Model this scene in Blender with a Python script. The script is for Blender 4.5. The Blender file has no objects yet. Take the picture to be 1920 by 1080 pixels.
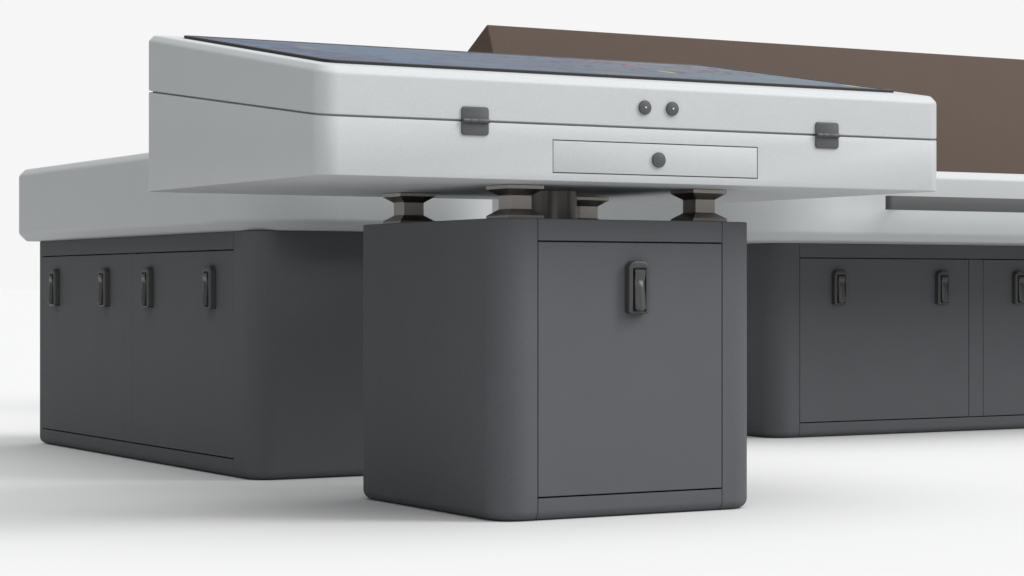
import bpy, bmesh, math
from mathutils import Vector, Matrix

S = bpy.context.scene
C = S.collection
PI = math.pi

# ------------------------------------------------------------------ materials
def principled(name, col, rough=0.5, metal=0.0, spec=0.3, grain=0.0, gscale=700.0, bump=0.0, coat=0.0):
    m = bpy.data.materials.new(name)
    m.use_nodes = True
    nt = m.node_tree
    b = nt.nodes['Principled BSDF']
    b.inputs['Base Color'].default_value = (*col, 1)
    b.inputs['Roughness'].default_value = rough
    b.inputs['Metallic'].default_value = metal
    b.inputs['Specular IOR Level'].default_value = spec
    b.inputs['Coat Weight'].default_value = coat
    if grain or bump:
        tc = nt.nodes.new('ShaderNodeTexCoord')
        nz = nt.nodes.new('ShaderNodeTexNoise')
        nz.inputs['Scale'].default_value = gscale
        nz.inputs['Detail'].default_value = 3.0
        nt.links.new(tc.outputs['Object'], nz.inputs['Vector'])
        n2 = nt.nodes.new('ShaderNodeTexNoise')
        n2.inputs['Scale'].default_value = 9.0
        n2.inputs['Detail'].default_value = 4.0
        nt.links.new(tc.outputs['Object'], n2.inputs['Vector'])
        if grain:
            mr = nt.nodes.new('ShaderNodeMapRange')
            mr.inputs['From Min'].default_value = 0.25
            mr.inputs['From Max'].default_value = 0.75
            mr.inputs['To Min'].default_value = 1.0 - grain
            mr.inputs['To Max'].default_value = 1.0 + grain
            nt.links.new(nz.outputs['Fac'], mr.inputs['Value'])
            m2 = nt.nodes.new('ShaderNodeMapRange')
            m2.inputs['From Min'].default_value = 0.3
            m2.inputs['From Max'].default_value = 0.7
            m2.inputs['To Min'].default_value = 1.0 - grain * 0.12
            m2.inputs['To Max'].default_value = 1.0 + grain * 0.12
            nt.links.new(n2.outputs['Fac'], m2.inputs['Value'])
            mu = nt.nodes.new('ShaderNodeMath'); mu.operation = 'MULTIPLY'
            nt.links.new(mr.outputs[0], mu.inputs[0]); nt.links.new(m2.outputs[0], mu.inputs[1])
            vm = nt.nodes.new('ShaderNodeVectorMath'); vm.operation = 'SCALE'
            vm.inputs[0].default_value = col
            nt.links.new(mu.outputs[0], vm.inputs['Scale'])
            nt.links.new(vm.outputs['Vector'], b.inputs['Base Color'])
        if bump:
            bp = nt.nodes.new('ShaderNodeBump')
            bp.inputs['Strength'].default_value = bump
            bp.inputs['Distance'].default_value = 0.0006
            nt.links.new(nz.outputs['Fac'], bp.inputs['Height'])
            nt.links.new(bp.outputs['Normal'], b.inputs['Normal'])
    return m

M_white = principled('light_grey_gelcoat', (0.405, 0.42, 0.426), 0.45, spec=0.25, grain=0.07, gscale=420, bump=0.12)
M_dark  = principled('charcoal_cabinet_paint', (0.0848, 0.0885, 0.0945), 0.6, spec=0.08, grain=0.14, gscale=420, bump=0.12)
M_brown = principled('brown_textured_paint', (0.081, 0.0598, 0.0490), 0.7, spec=0.04, grain=0.14, gscale=420, bump=0.15)
M_rail  = principled('dark_rail_coating', (0.062, 0.063, 0.064), 0.6, spec=0.35, grain=0.03)
M_black = principled('black_nylon', (0.042, 0.042, 0.042), 0.38, spec=0.45, grain=0.05, gscale=900, bump=0.25)
M_knob  = principled('dark_grey_nylon', (0.062, 0.063, 0.065), 0.5, spec=0.35, grain=0.04, gscale=900, bump=0.15)
M_bronze= principled('brushed_bronze_metal', (0.32, 0.297, 0.275), 0.33, metal=1.0, spec=0.5, grain=0.05, gscale=500, bump=0.05)
M_bezel = principled('gloss_black_bezel', (0.022, 0.022, 0.023), 0.5, spec=0.25)
M_led   = principled('white_key_dot', (0.9, 0.9, 0.9), 0.4)
M_floor = principled('white_studio_floor', (0.545, 0.545, 0.545), 0.9, spec=0.0)

# brushed column: vertical streaks round the shaft
M_shaft = principled('turned_steel_column', (0.18, 0.165, 0.155), 0.35, metal=0.6, spec=0.5)
def _shaft():
    nt = M_shaft.node_tree; b = nt.nodes['Principled BSDF']
    tc = nt.nodes.new('ShaderNodeTexCoord')
    mp = nt.nodes.new('ShaderNodeMapping'); mp.inputs['Scale'].default_value = (60, 60, 0.6)
    nz = nt.nodes.new('ShaderNodeTexNoise'); nz.inputs['Scale'].default_value = 1.0; nz.inputs['Detail'].default_value = 2
    nt.links.new(tc.outputs['Object'], mp.inputs['Vector']); nt.links.new(mp.outputs['Vector'], nz.inputs['Vector'])
    r = nt.nodes.new('ShaderNodeValToRGB')
    r.color_ramp.elements[0].position = 0.36; r.color_ramp.elements[0].color = (0.135, 0.125, 0.115, 1)
    r.color_ramp.elements[1].position = 0.64; r.color_ramp.elements[1].color = (0.185, 0.17, 0.158, 1)
    nt.links.new(nz.outputs['Fac'], r.inputs['Fac']); nt.links.new(r.outputs['Color'], b.inputs['Base Color'])
_shaft()

# ------------------------------------------------------------------ chart display material
def chart_material(x0, x1, y0, y1):
    m = bpy.data.materials.new('nautical_chart_display')
    m.use_nodes = True
    nt = m.node_tree; N = nt.nodes; L = nt.links
    b = N['Principled BSDF']
    b.inputs['Roughness'].default_value = 0.5
    b.inputs['Specular IOR Level'].default_value = 0.02
    tc = N.new('ShaderNodeTexCoord')
    sep = N.new('ShaderNodeSeparateXYZ'); L.new(tc.outputs['Object'], sep.inputs[0])
    u = N.new('ShaderNodeMapRange'); u.inputs['From Min'].default_value = x0; u.inputs['From Max'].default_value = x1
    L.new(sep.outputs['X'], u.inputs['Value'])
    ramp = N.new('ShaderNodeValToRGB'); cr = ramp.color_ramp
    cr.elements[0].position = 0.0; cr.elements[0].color = (0.085, 0.098, 0.150, 1)
    cr.elements[1].position = 1.0; cr.elements[1].color = (0.142, 0.155, 0.165, 1)
    e = cr.elements.new(0.35); e.color = (0.096, 0.109, 0.149, 1)
    e = cr.elements.new(0.7); e.color = (0.115, 0.132, 0.158, 1)
    L.new(u.outputs[0], ramp.inputs['Fac'])
    cur = ramp.outputs['Color']
    def mix(fac, col, cur):
        mx = N.new('ShaderNodeMix'); mx.data_type = 'RGBA'
        L.new(fac, mx.inputs['Factor']); L.new(cur, mx.inputs['A'])
        mx.inputs['B'].default_value = (*col, 1)
        return mx.outputs['Result']
    def noise(scale, detail, off, stretch=(1, 1, 1)):
        mp = N.new('ShaderNodeMapping'); mp.inputs['Location'].default_value = off; mp.inputs['Scale'].default_value = stretch
        L.new(tc.outputs['Object'], mp.inputs['Vector'])
        n = N.new('ShaderNodeTexNoise'); n.inputs['Scale'].default_value = scale; n.inputs['Detail'].default_value = detail
        L.new(mp.outputs['Vector'], n.inputs['Vector'])
        return n.outputs['Fac']
    def band(src, centre, width, amt):
        s = N.new('ShaderNodeMath'); s.operation = 'SUBTRACT'; L.new(src, s.inputs[0]); s.inputs[1].default_value = centre
        a = N.new('ShaderNodeMath'); a.operation = 'ABSOLUTE'; L.new(s.outputs[0], a.inputs[0])
        r = N.new('ShaderNodeMapRange'); r.inputs['From Min'].default_value = width; r.inputs['From Max'].default_value = 0
        r.inputs['To Min'].default_value = 0; r.inputs['To Max'].default_value = amt
        L.new(a.outputs[0], r.inputs['Value'])
        return r.outputs[0]
    def region(src, lo, hi, amt):
        r = N.new('ShaderNodeMapRange'); r.inputs['From Min'].default_value = lo; r.inputs['From Max'].default_value = hi
        r.inputs['To Min'].default_value = 0; r.inputs['To Max'].default_value = amt
        L.new(src, r.inputs['Value']); return r.outputs[0]
    n1 = noise(2.2, 3, (3.1, 0.4, 0))
    cur = mix(region(n1, 0.52, 0.56, 0.45), (0.081, 0.127, 0.180), cur)      # shallow-water tint
    cur = mix(region(n1, 0.60, 0.62, 0.6), (0.143, 0.140, 0.118), cur)       # sandbanks
    cur = mix(band(n1, 0.535, 0.0132, 0.95), (0.056, 0.068, 0.105), cur)         # depth contours
    cur = mix(band(n1, 0.47, 0.0110, 0.95), (0.099, 0.056, 0.099), cur)
    n2 = noise(3.0, 2, (8.2, 1.7, 0))
    cur = mix(band(n2, 0.50, 0.0110, 0.95), (0.087, 0.062, 0.093), cur)
    cur = mix(band(n2, 0.42, 0.0088, 0.95), (0.062, 0.099, 0.099), cur)
    n3 = noise(5.0, 3, (1.2, 5.7, 0))
    cur = mix(band(n3, 0.46, 0.010, 0.8), (0.050, 0.060, 0.100), cur)
    cur = mix(band(n3, 0.56, 0.009, 0.7), (0.130, 0.115, 0.085), cur)
    cur = mix(region(noise(1.6, 2, (6.0, 2.0, 0)), 0.50, 0.62, 0.45), (0.100, 0.145, 0.185), cur)
    # course plots / marks
    def spot(cx, cy, rx, ry, col, cur, amt=0.9):
        s = N.new('ShaderNodeVectorMath'); s.operation = 'SUBTRACT'; L.new(tc.outputs['Object'], s.inputs[0]); s.inputs[1].default_value = (cx, cy, 0)
        d = N.new('ShaderNodeVectorMath'); d.operation = 'MULTIPLY'; L.new(s.outputs[0], d.inputs[0]); d.inputs[1].default_value = (1/rx, 1/ry, 0)
        l = N.new('ShaderNodeVectorMath'); l.operation = 'LENGTH'; L.new(d.outputs[0], l.inputs[0])
        r = N.new('ShaderNodeMapRange'); r.inputs['From Min'].default_value = 1.0; r.inputs['From Max'].default_value = 0.75
        r.inputs['To Min'].default_value = 0; r.inputs['To Max'].default_value = amt
        L.new(l.outputs['Value'], r.inputs['Value'])
        return mix(r.outputs[0], col, cur)
    for args in CHART_SPOTS:
        cur = spot(*args[:5], cur, args[5])
    L.new(cur, b.inputs['Base Color'])
    return m

# ------------------------------------------------------------------ mesh helpers
def finish(bm, name, mat, parent=None, sharp=32):
    bmesh.ops.recalc_face_normals(bm, faces=bm.faces)
    me = bpy.data.meshes.new(name)
    bm.to_mesh(me); bm.free()
    me.materials.append(mat)
    o = bpy.data.objects.new(name, me)
    C.objects.link(o)
    me.shade_smooth()
    me.set_sharp_from_angle(angle=math.radians(sharp))
    if parent:
        o.parent = parent
        if parent.type == 'EMPTY':      # parts are modelled in world coordinates
            o.matrix_parent_inverse = Matrix.Translation(parent.location).inverted()
    return o

def rrect(x0, x1, y0, y1, radii, seg=14):
    """plan outline; radii for corners (x0y0, x1y0, x1y1, x0y1)"""
    pts = []
    cs = [((x0, y0), (1, 1), PI), ((x1, y0), (-1, 1), 1.5*PI), ((x1, y1), (-1, -1), 0), ((x0, y1), (1, -1), 0.5*PI)]
    for (c, s, a0), r in zip(cs, radii):
        r = max(r, 0.0004)
        cx, cy = c[0] + s[0]*r, c[1] + s[1]*r
        for i in range(seg + 1):
            a = a0 + 0.5*PI*i/seg
            pts.append((cx + r*math.cos(a), cy + r*math.sin(a)))
    return pts

def stack(bm, x0, x1, y0, y1, radii, rings, zf=None, seg=14):
    """rings: list of (inset, z); zf(y, z) optional shear"""
    prev = None; first = None
    for ins, z in rings:
        pts = rrect(x0+ins, x1-ins, y0+ins, y1-ins, [r-ins for r in radii], seg)
        vs = [bm.verts.new((p[0], p[1], zf(p[1], z) if zf else z)) for p in pts]
        if prev:
            n = len(vs)
            for i in range(n):
                bm.faces.new((prev[i], prev[(i+1) % n], vs[(i+1) % n], vs[i]))
        else:
            first = vs
        prev = vs
    bm.faces.new(prev)
    bm.faces.new(list(reversed(first)))

def arc(cx, cz, r, a0, a1, n):
    return [(cx + r*math.cos(a0+(a1-a0)*i/n), cz + r*math.sin(a0+(a1-a0)*i/n)) for i in range(n+1)]

def round_poly(pts, t, n=5):
    """rounds the inner corners of an open polyline (inset,z) with tangent length t"""
    out = [pts[0]]
    for i in range(1, len(pts)-1):
        p, a, q = Vector(pts[i-1]), Vector(pts[i]), Vector(pts[i+1])
        tt = min(t, (p-a).length*0.49, (q-a).length*0.49)
        s = a + (p-a).normalized()*tt; e = a + (q-a).normalized()*tt
        for k in range(n+1):
            u = k/n
            out.append(tuple((1-u)**2*s + 2*u*(1-u)*a + u*u*e))
    out.append(pts[-1])
    return out

def box(bm, x0, x1, y0, y1, z0, z1, bev=0.0, seg=2):
    r = bmesh.ops.create_cube(bm, size=1)
    vs = r['verts']
    for v in vs:
        v.co = Vector(((x0+x1)/2 + v.co.x*(x1-x0), (y0+y1)/2 + v.co.y*(y1-y0), (z0+z1)/2 + v.co.z*(z1-z0)))
    if bev:
        es = list({e for v in vs for e in v.link_edges})
        bmesh.ops.bevel(bm, geom=es, offset=bev, segments=seg, affect='EDGES', profile=0.5)

def cyl(bm, c, r, h, axis='Z', n=48, bev=0.0):
    m = Matrix.Translation(c)
    if axis == 'Y': m = m @ Matrix.Rotation(PI/2, 4, 'X')
    if axis == 'X': m = m @ Matrix.Rotation(PI/2, 4, 'Y')
    r_ = bmesh.ops.create_cone(bm, cap_ends=True, segments=n, radius1=r, radius2=r, depth=h, matrix=m)
    if bev:
        es = [e for e in {e for v in r_['verts'] for e in v.link_edges} if any(len(f.verts) > 4 for f in e.link_faces)]
        bmesh.ops.bevel(bm, geom=es, offset=bev, segments=2, affect='EDGES', profile=0.5)

def carve(o, cutters):
    """subtract a list of boxes (x0,x1,y0,y1,z0,z1) from o, baked into its mesh"""
    tmp = []
    for c in cutters:
        b2 = bmesh.new(); box(b2, *c)
        me = bpy.data.meshes.new('cut'); b2.to_mesh(me); b2.free()
        co = bpy.data.objects.new('cut', me); C.objects.link(co); tmp.append(co)
        md = o.modifiers.new('b', 'BOOLEAN'); md.operation = 'DIFFERENCE'; md.solver = 'EXACT'; md.object = co
    dg = bpy.context.evaluated_depsgraph_get()
    ev = o.evaluated_get(dg)
    nm = bpy.data.meshes.new_from_object(ev)
    o.modifiers.clear()
    old = o.data; nm.name = old.name + '_carved'; o.data = nm
    bpy.data.meshes.remove(old)
    for co in tmp:
        me = co.data; bpy.data.objects.remove(co); bpy.data.meshes.remove(me)
    nm.shade_smooth(); nm.set_sharp_from_angle(angle=math.radians(32))

def thing(name, loc, label, cat, group=None):
    o = bpy.data.objects.new(name, None); C.objects.link(o)
    o.location = loc; o.empty_display_size = 0.2
    o['label'] = label; o['category'] = cat
    if group: o['group'] = group
    return o

# ------------------------------------------------------------------ camera numbers
H = 0.539; FPX = 4370.0
def at_front(px, Y):
    """world X of image column px on the plane y=Y"""
    k = (px-960)/FPX
    F = Y/(0.8660254-0.5*k)
    return F*(0.5+0.8660254*k)
def at_side(px, X):
    """world Y of image column px on the plane x=X"""
    k = (px-960)/FPX
    F = X/(0.5+0.8660254*k)
    return F*(0.8660254-0.5*k)

# ------------------------------------------------------------------ shared furniture parts
ZT = 0.70            # top of every cabinet
G = 0.0013           # half width of the door gaps
GH = 0.0019          # half width of the horizontal gaps
DZ0, DZ1 = 0.0535, 0.6475

def cabinet_body(name, x0, x1, y0, y1, radii, parent):
    bm = bmesh.new()
    r = 0.024
    rings = [(r*(1-math.sin(a)), r*(1-math.cos(a))) for a in [0.5*PI*i/8 for i in range(9)]]
    rings += [(0.0, ZT-0.0015), (0.0015, ZT)]
    stack(bm, x0, x1, y0, y1, radii, rings)
    return finish(bm, name, M_dark, parent)

def face_map(face, plane):
    # local (u along the face, w out of the face, v up) -> world
    if face == 'front':
        return lambda u, w, v: (u, plane - w, v)
    return lambda u, w, v: (plane - w, u, v)

def door_panel(face, plane, u0, u1, parent):
    bm = bmesh.new()
    g = G if face == 'front' else 0.0004
    box(bm, u0+g, u1-g, -0.0115, 0.0, DZ0+GH, DZ1-GH, 0.0006, 1)
    f = face_map(face, plane)
    for v in bm.verts: v.co = Vector(f(v.co.x, v.co.y, v.co.z))
    return finish(bm, 'door', M_dark, parent)

def recess(face, plane, u0, u1):
    if face == 'front': return (u0, u1, plane-0.05, plane+0.03, DZ0-GH, DZ1+GH)
    return (plane-0.05, plane+0.03, u0, u1, DZ0-GH, DZ1+GH)

def groove_v(face, plane, u, G=0.0011):
    if face == 'front': return (u-G, u+G, plane-0.05, plane+0.03, -0.1, ZT+0.1)
    return (plane-0.05, plane+0.03, u-G, u+G, -0.1, ZT+0.1)

def latch(face, plane, u, door):
    """recessed compression latch: surround + tilted lever"""
    f = face_map(face, plane)
    zb, zt = 0.4785, 0.6035
    w, T = 0.029, 0.0205
    # surround: outline in (u,v), rounded strongly at the top; stacked outwards
    bm = bmesh.new()
    prof = [(0.0, 0.0), (0.0, T-0.005)] + [(0.005*(1-math.cos(a)), T-0.005+0.005*math.sin(a)) for a in [0.5*PI*i/5 for i in range(1, 6)]]
    prev = None; first = None
    for ins, ww in prof:
        pts = rrect(-w+ins, w-ins, zb+ins, zt-ins, [0.007-ins*.6, 0.007-ins*.6, 0.020-ins, 0.020-ins], 8)
        vs = [bm.verts.new((p[0], ww, p[1])) for p in pts]
        if prev:
            n = len(vs)
            for i in range(n): bm.faces.new((prev[i], prev[(i+1) % n], vs[(i+1) % n], vs[i]))
        else: first = vs
        prev = vs
    # front ring with a slot: inset loop then sunk pocket
    sl = rrect(-0.0188, 0.0188, zb+0.0045, zt-0.0165, [0.003, 0.003, 0.003, 0.003], 8)
    s1 = [bm.verts.new((p[0], T, p[1])) for p in sl]
    s2 = [bm.verts.new((p[0], 0.004, p[1])) for p in sl]
    n = len(s1)
    for i in range(n):
        bm.faces.new((prev[i], prev[(i+1) % n], s1[(i+1) % n], s1[i]))
        bm.faces.new((s1[i], s1[(i+1) % n], s2[(i+1) % n], s2[i]))
    bm.faces.new(s2); bm.faces.new(list(reversed(first)))
    for v in bm.verts: v.co = Vector(f(u+v.co.x, v.co.y, v.co.z))
    a = finish(bm, 'latch_surround', M_black, door)
    # lever: lofted rounded sections, finger dip below the head, tail standing out
    bm = bmesh.new()
    secs = []
    z1, z0 = zt-0.0185, zb+0.0045
    K = 26
    for i in range(K+1):
        t = i/K
        z = z1 + (z0-z1)*t
        hw = 0.0147 - 0.0012*math.sin(PI*min(1, t*1.4))          # slight waist
        out = T + 0.0036 + 0.0088*t                                # tilts outwards
        dip = 0.0042*math.exp(-((t-0.26)/0.09)**2)
        crown = 0.0060*min(1, max(0, (t-0.12)/0.2)) + 0.0006
        end = min(1, math.sqrt(max(0.0, 1-((t-0.90)/0.10)**2))) if t > 0.90 else 1.0
        top = min(1, 0.75+t*14)
        hw *= max(end, 0.35)
        ring = []
        for j in range(15):
            s = -1 + 2*j/14
            d = out*top - crown*s*s - dip*(1-abs(s))**0.5*1.0 - (1-end)*0.004
            ring.append(bm.verts.new((hw*s, d, z)))
        th = 0.014
        ring.append(bm.verts.new((hw*0.9, out-th, z))); ring.append(bm.verts.new((-hw*0.9, out-th, z)))
        secs.append(ring)
    for a_, b_ in zip(secs[:-1], secs[1:]):
        m = len(a_)
        for j in range(m): bm.faces.new((a_[j], a_[(j+1) % m], b_[(j+1) % m], b_[j]))
    bm.faces.new(secs[0]); bm.faces.new(list(reversed(secs[-1])))
    for v in bm.verts: v.co = Vector(f(u+v.co.x, v.co.y, v.co.z))
    finish(bm, 'latch_lever', M_black, door, sharp=50)

def desktop(x0, x1, y0, y1, radii, parent, z0=0.7003, z1=0.951):
    c = 0.026
    prof = [(c+0.05, z0), (c, z0), (0, z0+c), (0, z1-c*0.92), (c*0.92, z1), (c+0.05, z1)]
    rings = round_poly(prof, 0.0085, 5)
    bm = bmesh.new()
    stack(bm, x0, x1, y0, y1, radii, rings, seg=28)
    return finish(bm, 'desktop', M_white, parent, sharp=60)

# ------------------------------------------------------------------ floor
bm = bmesh.new()
bmesh.ops.create_grid(bm, x_segments=2, y_segments=2, size=900)
fl = finish(bm, 'floor', M_floor)
fl.location = (0, 0, -0.0006)
fl['kind'] = 'structure'

# ================================================================== 1. chart table on its pedestal
PX0, PX1, PY0, PY1 = 2.644, 3.377, 4.638, 5.397
t = thing('chart_table', ((PX0+PX1)/2, (PY0+PY1)/2, 0), 'sloping light grey chart table with blue map screen on a dark single door pedestal', 'table')
body = cabinet_body('pedestal', PX0, PX1, PY0, PY1, [0.077]*4, t)
dx0, dx1 = 2.747, 3.266
carve(body, [recess('front', PY0, dx0-G, dx1+G), groove_v('front', PY0, dx0), groove_v('front', PY0, dx1)])
d = door_panel('front', PY0, dx0, dx1, t)
latch('front', PY0, 3.0145, d)

# four flared mounts and the centre column
BZ = 0.781
def mount(cx, cy):
    bm = bmesh.new()
    s, n = 0.05, 0.0285
    a = 0.0088; b = 0.0150
    z0 = ZT + 0.0003; z1 = BZ - 0.0008
    prev = None; first = None
    for hw, z in [(s, z0), (s, z0+a), (n, z0+a+b), (n, z1-a-b), (s, z1-a), (s, z1)]:
        vs = [bm.verts.new((cx+sx*hw, cy+sy*hw, z)) for sx, sy in ((-1, -1), (1, -1), (1, 1), (-1, 1))]
        if prev:
            for i in range(4): bm.faces.new((prev[i], prev[(i+1) % 4], vs[(i+1) % 4], vs[i]))
        else: first = vs
        prev = vs
    bm.faces.new(prev); bm.faces.new(list(reversed(first)))
    bmesh.ops.bevel(bm, geom=bm.edges[:], offset=0.0006, segments=1, affect='EDGES')
    return finish(bm, 'mount', M_bronze, t, sharp=20)
for cx in (2.750, 3.274):
    for cy in (4.749, 5.291): mount(cx, cy)
bm = bmesh.new(); cyl(bm, ((PX0+PX1)/2+0.004, (PY0+PY1)/2, (ZT+BZ)/2), 0.060, BZ-ZT-0.0006, n=72)
finish(bm, 'centre_column', M_shaft, t)

# the case
BX0, BX1, BY0, BY1 = 2.131, 3.850, 4.508, 5.547
R4 = [0.045]*4
seam = lambda y: 0.9063 + 0.1225*(y-BY0)
bm = bmesh.new()
def zf_case(y, z):
    if z < 5: return z
    return seam(y) + (z-10)
rings = [(0.0022, BZ), (0.0007, BZ+0.0006), (0, BZ+0.0022), (0, 10-0.0015), (0.0006, 10-0.0004), (0.0018, 10.0), (0.010, 10.0), (0.010, 10.006)]
stack(bm, BX0, BX1, BY0, BY1, R4, rings, zf=zf_case, seg=18)
case = finish(bm, 'lower_case', M_white, t)
qx0, qx1, qz0, qz1 = 2.7085, 3.278, 0.7985, 0.8745
carve(case, [(qx0, qx1, BY0-0.05, BY0+0.016, qz0, qz1)])
bm = bmesh.new(); box(bm, qx0+0.0024, qx1-0.0024, BY0, BY0+0.0155, qz0+0.0024, qz1-0.0024, 0.0008, 2)
dr = finish(bm, 'drawer', M_white, t)
bm = bmesh.new(); cyl(bm, (2.9937, BY0-0.003, 0.8355), 0.0178, 0.0062, 'Y', bev=0.0012)
finish(bm, 'drawer_knob', M_knob, dr)

# lid
SL = 0.157
topz = lambda y: 1.0175 + SL*(y-(BY0+0.0145))
lid_lo = lambda y: 0.9063+0.0042 + 0.1225*(y-BY0)
bm = bmesh.new()
def zf_lid(y, z):
    if z < 1: return lid_lo(y) + z
    return topz(y) + (z-10)
c = 0.0145
prof = [(0.02, 0.0), (0.0018, 0.0), (0.0, 0.0018), (0.0, 10-c), (c, 10), (c+0.03, 10)]
rings = [prof[0], prof[1], prof[2]] + round_poly([(0, 9.9), prof[3], prof[4], prof[5]], 0.005, 4)[1:]
# convert the (0, 9.9) reference away: ring z below 10 already sheared with the top plane
rings = [(a, b) for a, b in rings]
stack(bm, BX0, BX1, BY0, BY1, R4, rings, zf=zf_lid, seg=18)
finish(bm, 'lid', M_white, t)

# display: black bezel frame standing 4 mm proud, glass inside it
mx = 0.063
sx0, sx1, sy0, sy1 = BX0+mx, BX1-mx, BY0+0.098, BY1-0.088
RS = 0.032
bm = bmesh.new()
zs = lambda y, z: topz(y) + z
def ring_pts(ins, z, r=RS):
    return [bm.verts.new((p[0], p[1], zs(p[1], z))) for p in rrect(sx0+ins, sx1-ins, sy0+ins, sy1-ins, [r-ins]*4, 16)]
loops = [ring_pts(0, -0.001), ring_pts(0, 0.0062), ring_pts(0.0010, 0.0072), ring_pts(0.0165, 0.0072), ring_pts(0.018, 0.0050), ring_pts(0.018, -0.001)]
for a, b in zip(loops, loops[1:] + loops[:1]):
    n = len(a)
    for i in range(n): bm.faces.new((a[i], a[(i+1) % n], b[(i+1) % n], b[i]))
scr = finish(bm, 'screen_bezel', M_bezel, t)

def on_top(px, py):
    """point of the display plane seen at a pixel, used to place the chart marks"""
    k = (px-960)/FPX; q = (540-py)/FPX
    # z = H+qF ; y = F(.866-.5k) ; z = topz(y)+.002
    A = SL*(0.8660254-0.5*k)
    B = 1.0195 - SL*(BY0+0.0145)
    F = (H-B)/(A-q)
    return F*(0.5+0.8660254*k), F*(0.8660254-0.5*k)
CHART_SPOTS = []
for px, py, rx, ry, col, amt in [
        (575, 91.5, 0.020, 0.055, (0.20, 0.13, 0.06), 0.8),
        (1182, 124.5, 0.024, 0.022, (0.40, 0.03, 0.05), 0.75),
        (1208, 126.5, 0.012, 0.010, (0.40, 0.03, 0.05), 0.7),
        (1250, 137.5, 0.013, 0.050, (0.38, 0.34, 0.03), 0.9),
        (1598, 164.0, 0.012, 0.040, (0.42, 0.36, 0.03), 0.9),
        (1436, 147.5, 0.020, 0.045, (0.10, 0.19, 0.29), 0.8),
        (640, 108.0, 0.012, 0.020, (0.16, 0.11, 0.07), 0.7),
        (955, 101.0, 0.06, 0.10, (0.14, 0.20, 0.24), 0.6)]:
    X, Y = on_top(px, py)
    if sx0 < X < sx1 and sy0 < Y < sy1: CHART_SPOTS.append((X, Y, rx, ry, col, amt))
    else: print('spot off screen', px, py, X, Y)
bm = bmesh.new()
pts = rrect(sx0+0.0178, sx1-0.0178, sy0+0.0178, sy1-0.0178, [RS-0.0178]*4, 16)
lo = [bm.verts.new((p[0], p[1], zs(p[1], 0.0004))) for p in pts]
hi = [bm.verts.new((p[0], p[1], zs(p[1], 0.0055))) for p in pts]
n = len(lo)
for i in range(n): bm.faces.new((lo[i], lo[(i+1) % n], hi[(i+1) % n], hi[i]))
bm.faces.new(hi); bm.faces.new(list(reversed(lo)))
finish(bm, 'chart_display', chart_material(sx0, sx1, sy0, sy1), t)

# hinges over the seam, with round pin
def hinge(x0, x1):
    zc = 0.9085
    bm = bmesh.new()
    prev = None; first = None
    for ins, ww in [(0.001, -0.0005), (0, 0.0008), (0, 0.0032), (0.0008, 0.0043), (0.0022, 0.0048)]:
        pts = rrect(x0+ins, x1-ins, zc-0.0315+ins, zc+0.0315-ins, [0.0075-ins]*4, 7)
        vs = [bm.verts.new((p[0], BY0-ww, p[1])) for p in pts]
        if prev:
            n = len(vs)
            for i in range(n): bm.faces.new((prev[i], prev[(i+1) % n], vs[(i+1) % n], vs[i]))
        else: first = vs
        prev = vs
    bm.faces.new(prev); bm.faces.new(list(reversed(first)))
    h = finish(bm, 'hinge', M_knob, t)
    bm = bmesh.new()
    xs = [x0+0.0005, x0+0.017, x0+0.018, x0+0.036, x0+0.037, x1-0.002]
    for a, b in ((xs[0], xs[1]), (xs[2], xs[3]), (xs[4], xs[5])):
        cyl(bm, ((a+b)/2, BY0-0.0075, zc), 0.0048, b-a, 'X', n=24, bev=0.0003)
    cyl(bm, ((x0+x1)/2, BY0-0.0075, zc), 0.0038, x1-x0, 'X', n=24, bev=0.0004)
    finish(bm, 'hinge_pin', M_knob, h)
hinge(2.4727, 2.5415); hinge(3.4473, 3.5170)

# two key switches
for kx, kz in ((2.9555, 0.9557), (3.0316, 0.9556)):
    bm = bmesh.new(); cyl(bm, (kx, BY0-0.0028, kz), 0.0165, 0.0058, 'Y', bev=0.0011)
    k = finish(bm, 'button', M_knob, t)
    bm = bmesh.new(); cyl(bm, (kx+0.0006, BY0-0.0062, kz), 0.0017, 0.0012, 'Y', n=20)
    finish(bm, 'button_dot', M_led, k)

# ================================================================== 2. left console
LX0, LX1, LY0, LY1 = 2.625, 3.400, 5.990, 7.826
t2 = thing('side_cabinet', ((LX0+LX1)/2, (LY0+LY1)/2, 0), 'dark four latch cabinet under a thick pale desktop at the left edge', 'cabinet')
body = cabinet_body('cabinet_body', LX0, LX1, LY0, LY1, [0.077, 0.077, 0.004, 0.004], t2)
ya, yb, yc, yd = [at_side(p, LX0) for p in (438, 247.5, 234, 79.5)]
carve(body, [recess('side', LX0, ya-0.0002, yb+0.0002), recess('side', LX0, yc-0.0002, yd+0.0002),
             groove_v('side', LX0, ya, 0.0008),
             (LX0-0.05, LX0+0.012, yb-0.001, yc+0.001, DZ1-GH, DZ1+GH), (LX0-0.05, LX0+0.012, yb-0.001, yc+0.001, DZ0-GH, DZ0+GH)])
da = door_panel('side', LX0, ya, yb, t2)
db = door_panel('side', LX0, yc, yd, t2)
for px, dd in ((405.5, da), (288.5, da), (206.5, db), (112.5, db)):
    latch('side', LX0, at_side(px, LX0)+0.029, dd)
desktop(2.555, 3.471, 5.910, 7.862, [0.30, 0.30, 0.03, 0.03], t2)

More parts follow.
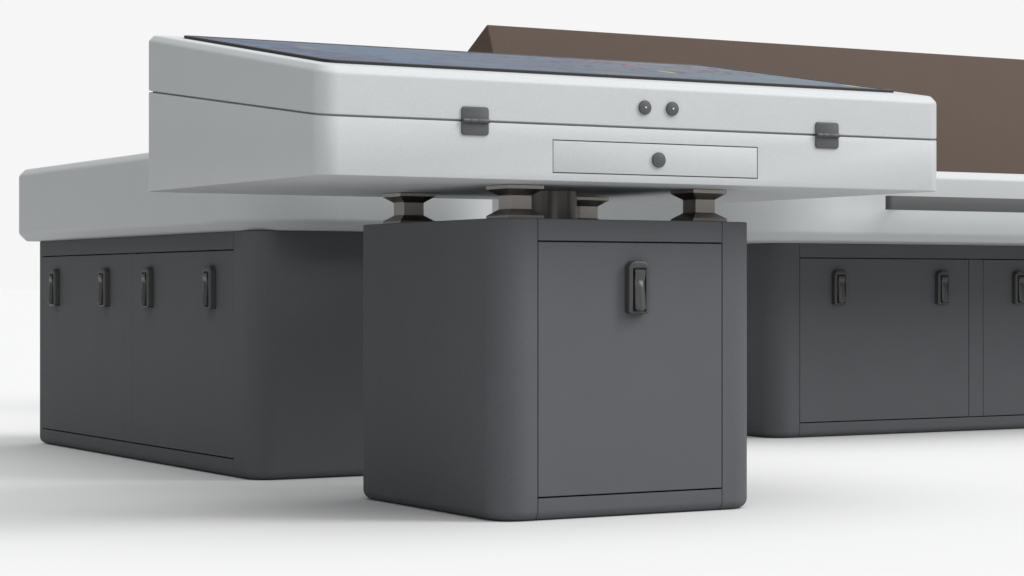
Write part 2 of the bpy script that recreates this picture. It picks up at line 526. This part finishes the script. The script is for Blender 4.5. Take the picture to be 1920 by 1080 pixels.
# ================================================================== 3. right console
RX0, RX1, RY0, RY1 = 4.978, 8.80, 6.745, 9.15
t3 = thing('console_desk', ((RX0+RX1)/2, (RY0+RY1)/2, 0), 'long pale desk with dark hand rail over dark latched cupboards at the right edge', 'desk')
body = cabinet_body('cabinet_body', RX0, RX1, RY0, RY1, [0.077]*4, t3)
a0, a1, b0 = [at_front(p, RY0) for p in (1499.5, 1816.5, 1843.5)]
W = a1-a0; GAP = b0-a1
doors = []
x = a0
while x + W < RX1-0.1:
    doors.append((x, x+W)); x += W+GAP
cuts = [recess('front', RY0, u0-G, u1+G) for u0, u1 in doors]
cuts += [groove_v('front', RY0, doors[0][0]), groove_v('front', RY0, doors[-1][1])]
for (p0, p1), (q0, q1) in zip(doors, doors[1:]):
    cuts += [(p1-0.001, q0+0.001, RY0-0.05, RY0+0.012, DZ1-GH, DZ1+GH), (p1-0.001, q0+0.001, RY0-0.05, RY0+0.012, DZ0-GH, DZ0+GH)]
carve(body, cuts)
hx1 = at_front(1571.2, RY0)-a0; hx2 = at_front(1764.2, RY0)-a0
for i, (u0, u1) in enumerate(doors):
    dd = door_panel('front', RY0, u0, u1, t3)
    latch('front', RY0, u0+hx1, dd); latch('front', RY0, u0+hx2, dd)
DX0, DY0 = 4.607, 6.350
desktop(DX0, 9.2, DY0, 9.50, [0.35, 0.35, 0.05, 0.05], t3)
# rail on stand-offs
ry0 = 6.200
rx0 = at_front(1665, ry0)+0.006
bm = bmesh.new()
z0, z1 = 0.8055, 0.8525
stack(bm, rx0, 8.9, ry0, ry0+0.030, [0.014]*4, [(0.0015, z0), (0.0004, z0+0.0004), (0, z0+0.0015), (0, z1-0.0015), (0.0004, z1-0.0004), (0.0015, z1)], seg=8)
rail = finish(bm, 'hand_rail', M_rail, t3)
for k in range(5):
    bm = bmesh.new()
    cyl(bm, (rx0+0.15+k*0.88, (ry0+0.029+DY0+0.001)/2, (z0+z1)/2), 0.009, DY0-ry0-0.028, 'Y', n=24)
    finish(bm, 'rail_bracket', M_rail, rail)

# ================================================================== 4. brown hood on the right desk
t4 = None
bm = bmesh.new()
sec = [(8.565, 0.9515), (8.881, 1.693), (9.30, 1.456), (9.30, 0.9515)]
lft = [bm.verts.new((5.0, y, z)) for y, z in sec]
rgt = [bm.verts.new((8.95, y, z)) for y, z in sec]
for i in range(4): bm.faces.new((lft[i], lft[(i+1) % 4], rgt[(i+1) % 4], rgt[i]))
bm.faces.new(lft); bm.faces.new(list(reversed(rgt)))
bmesh.ops.bevel(bm, geom=bm.edges[:], offset=0.007, segments=3, affect='EDGES', profile=0.5)
hood = finish(bm, 'screen_hood', M_brown)
hood['label'] = 'brown wedge shaped hood with a sloping face standing on the right desk'
hood['category'] = 'hood'


# ------------------------------------------------------------------ camera
cd = bpy.data.cameras.new('camera'); cam = bpy.data.objects.new('camera', cd); C.objects.link(cam)
cd.sensor_width = 36; cd.lens = 36*FPX/1920
cd.clip_start = 0.05; cd.clip_end = 3000
cam.location = (0, 0, H)
cam.rotation_euler = (PI/2, 0, -PI/6)
S.camera = cam

# ------------------------------------------------------------------ light
sd = bpy.data.lights.new('key_light', 'SUN'); sun = bpy.data.objects.new('key_light', sd); C.objects.link(sun)
EL = math.radians(24)
sd.energy = 1.0; sd.angle = math.radians(17); sd.color = (1.0, 0.995, 0.985)
AZ = math.radians(5)      # a touch towards the camera side
Rv = Vector((0.8660254, -0.5, 0)); Fv = Vector((0.5, 0.8660254, 0))
hd = (Rv*math.cos(AZ) - Fv*math.sin(AZ))
to_light = (hd*math.cos(EL) + Vector((0, 0, 1))*math.sin(EL)).normalized()
sun.rotation_euler = to_light.to_track_quat('Z', 'Y').to_euler()
sun.location = to_light*8
md = bpy.data.lights.new('side_light', 'SUN'); ms = bpy.data.objects.new('side_light', md); C.objects.link(ms)
md.energy = 1.2; md.angle = math.radians(20)
md_dir = (hd*math.cos(math.radians(43)) + Vector((0, 0, 1))*math.sin(math.radians(43))).normalized()
ms.rotation_euler = md_dir.to_track_quat('Z', 'Y').to_euler()
ms.location = md_dir*8
td = bpy.data.lights.new('top_light', 'SUN'); ts = bpy.data.objects.new('top_light', td); C.objects.link(ts)
td.energy = 2.25; td.angle = math.radians(84)
th = (Rv*math.cos(math.radians(20)) - Fv*math.sin(math.radians(20)))
td_dir = (th*math.cos(math.radians(66)) + Vector((0, 0, 1))*math.sin(math.radians(66))).normalized()
ts.rotation_euler = td_dir.to_track_quat('Z', 'Y').to_euler()
ts.location = td_dir*8
fd = bpy.data.lights.new('fill_light', 'SUN'); fs = bpy.data.objects.new('fill_light', fd); C.objects.link(fs)
fd.energy = 0.75; fd.angle = math.radians(50); fd.color = (0.97, 0.985, 1.0)
fh = (-Rv*math.cos(math.radians(87)) - Fv*math.sin(math.radians(87)))
fl_dir = (fh*math.cos(math.radians(14)) + Vector((0, 0, 1))*math.sin(math.radians(14))).normalized()
fs.rotation_euler = fl_dir.to_track_quat('Z', 'Y').to_euler()
fs.location = fl_dir*8

w = bpy.data.worlds.new('World'); S.world = w; w.use_nodes = True
nt = w.node_tree; N = nt.nodes; L = nt.links
bg = N['Background']
tc = N.new('ShaderNodeTexCoord')
dot = N.new('ShaderNodeVectorMath'); dot.operation = 'DOT_PRODUCT'
L.new(tc.outputs['Generated'], dot.inputs[0]); dot.inputs[1].default_value = Fv
back = N.new('ShaderNodeMapRange'); back.interpolation_type = 'SMOOTHSTEP'
back.inputs['From Min'].default_value = 0.80; back.inputs['From Max'].default_value = 0.93
L.new(dot.outputs['Value'], back.inputs['Value'])
sp = N.new('ShaderNodeSeparateXYZ'); L.new(tc.outputs['Generated'], sp.inputs[0])
up = N.new('ShaderNodeMapRange'); up.interpolation_type = 'SMOOTHSTEP'
up.inputs['From Min'].default_value = 0.1; up.inputs['From Max'].default_value = 1.0
L.new(sp.outputs['Z'], up.inputs['Value'])
amb = N.new('ShaderNodeMix'); amb.data_type = 'RGBA'
amb.inputs['A'].default_value = (0.105, 0.107, 0.11, 1); amb.inputs['B'].default_value = (0.86, 0.865, 0.87, 1)
L.new(up.outputs[0], amb.inputs['Factor'])
mx2 = N.new('ShaderNodeMix'); mx2.data_type = 'RGBA'
L.new(back.outputs[0], mx2.inputs['Factor']); L.new(amb.outputs['Result'], mx2.inputs['A'])
mx2.inputs['B'].default_value = (0.922, 0.922, 0.922, 1)
L.new(mx2.outputs['Result'], bg.inputs['Color'])
bg.inputs['Strength'].default_value = 1.0

S.view_settings.view_transform = 'Standard'
S.view_settings.look = 'None'
S.view_settings.exposure = 0; S.view_settings.gamma = 1
S.render.engine = 'CYCLES'
S.cycles.max_bounces = 8
S.cycles.diffuse_bounces = 5
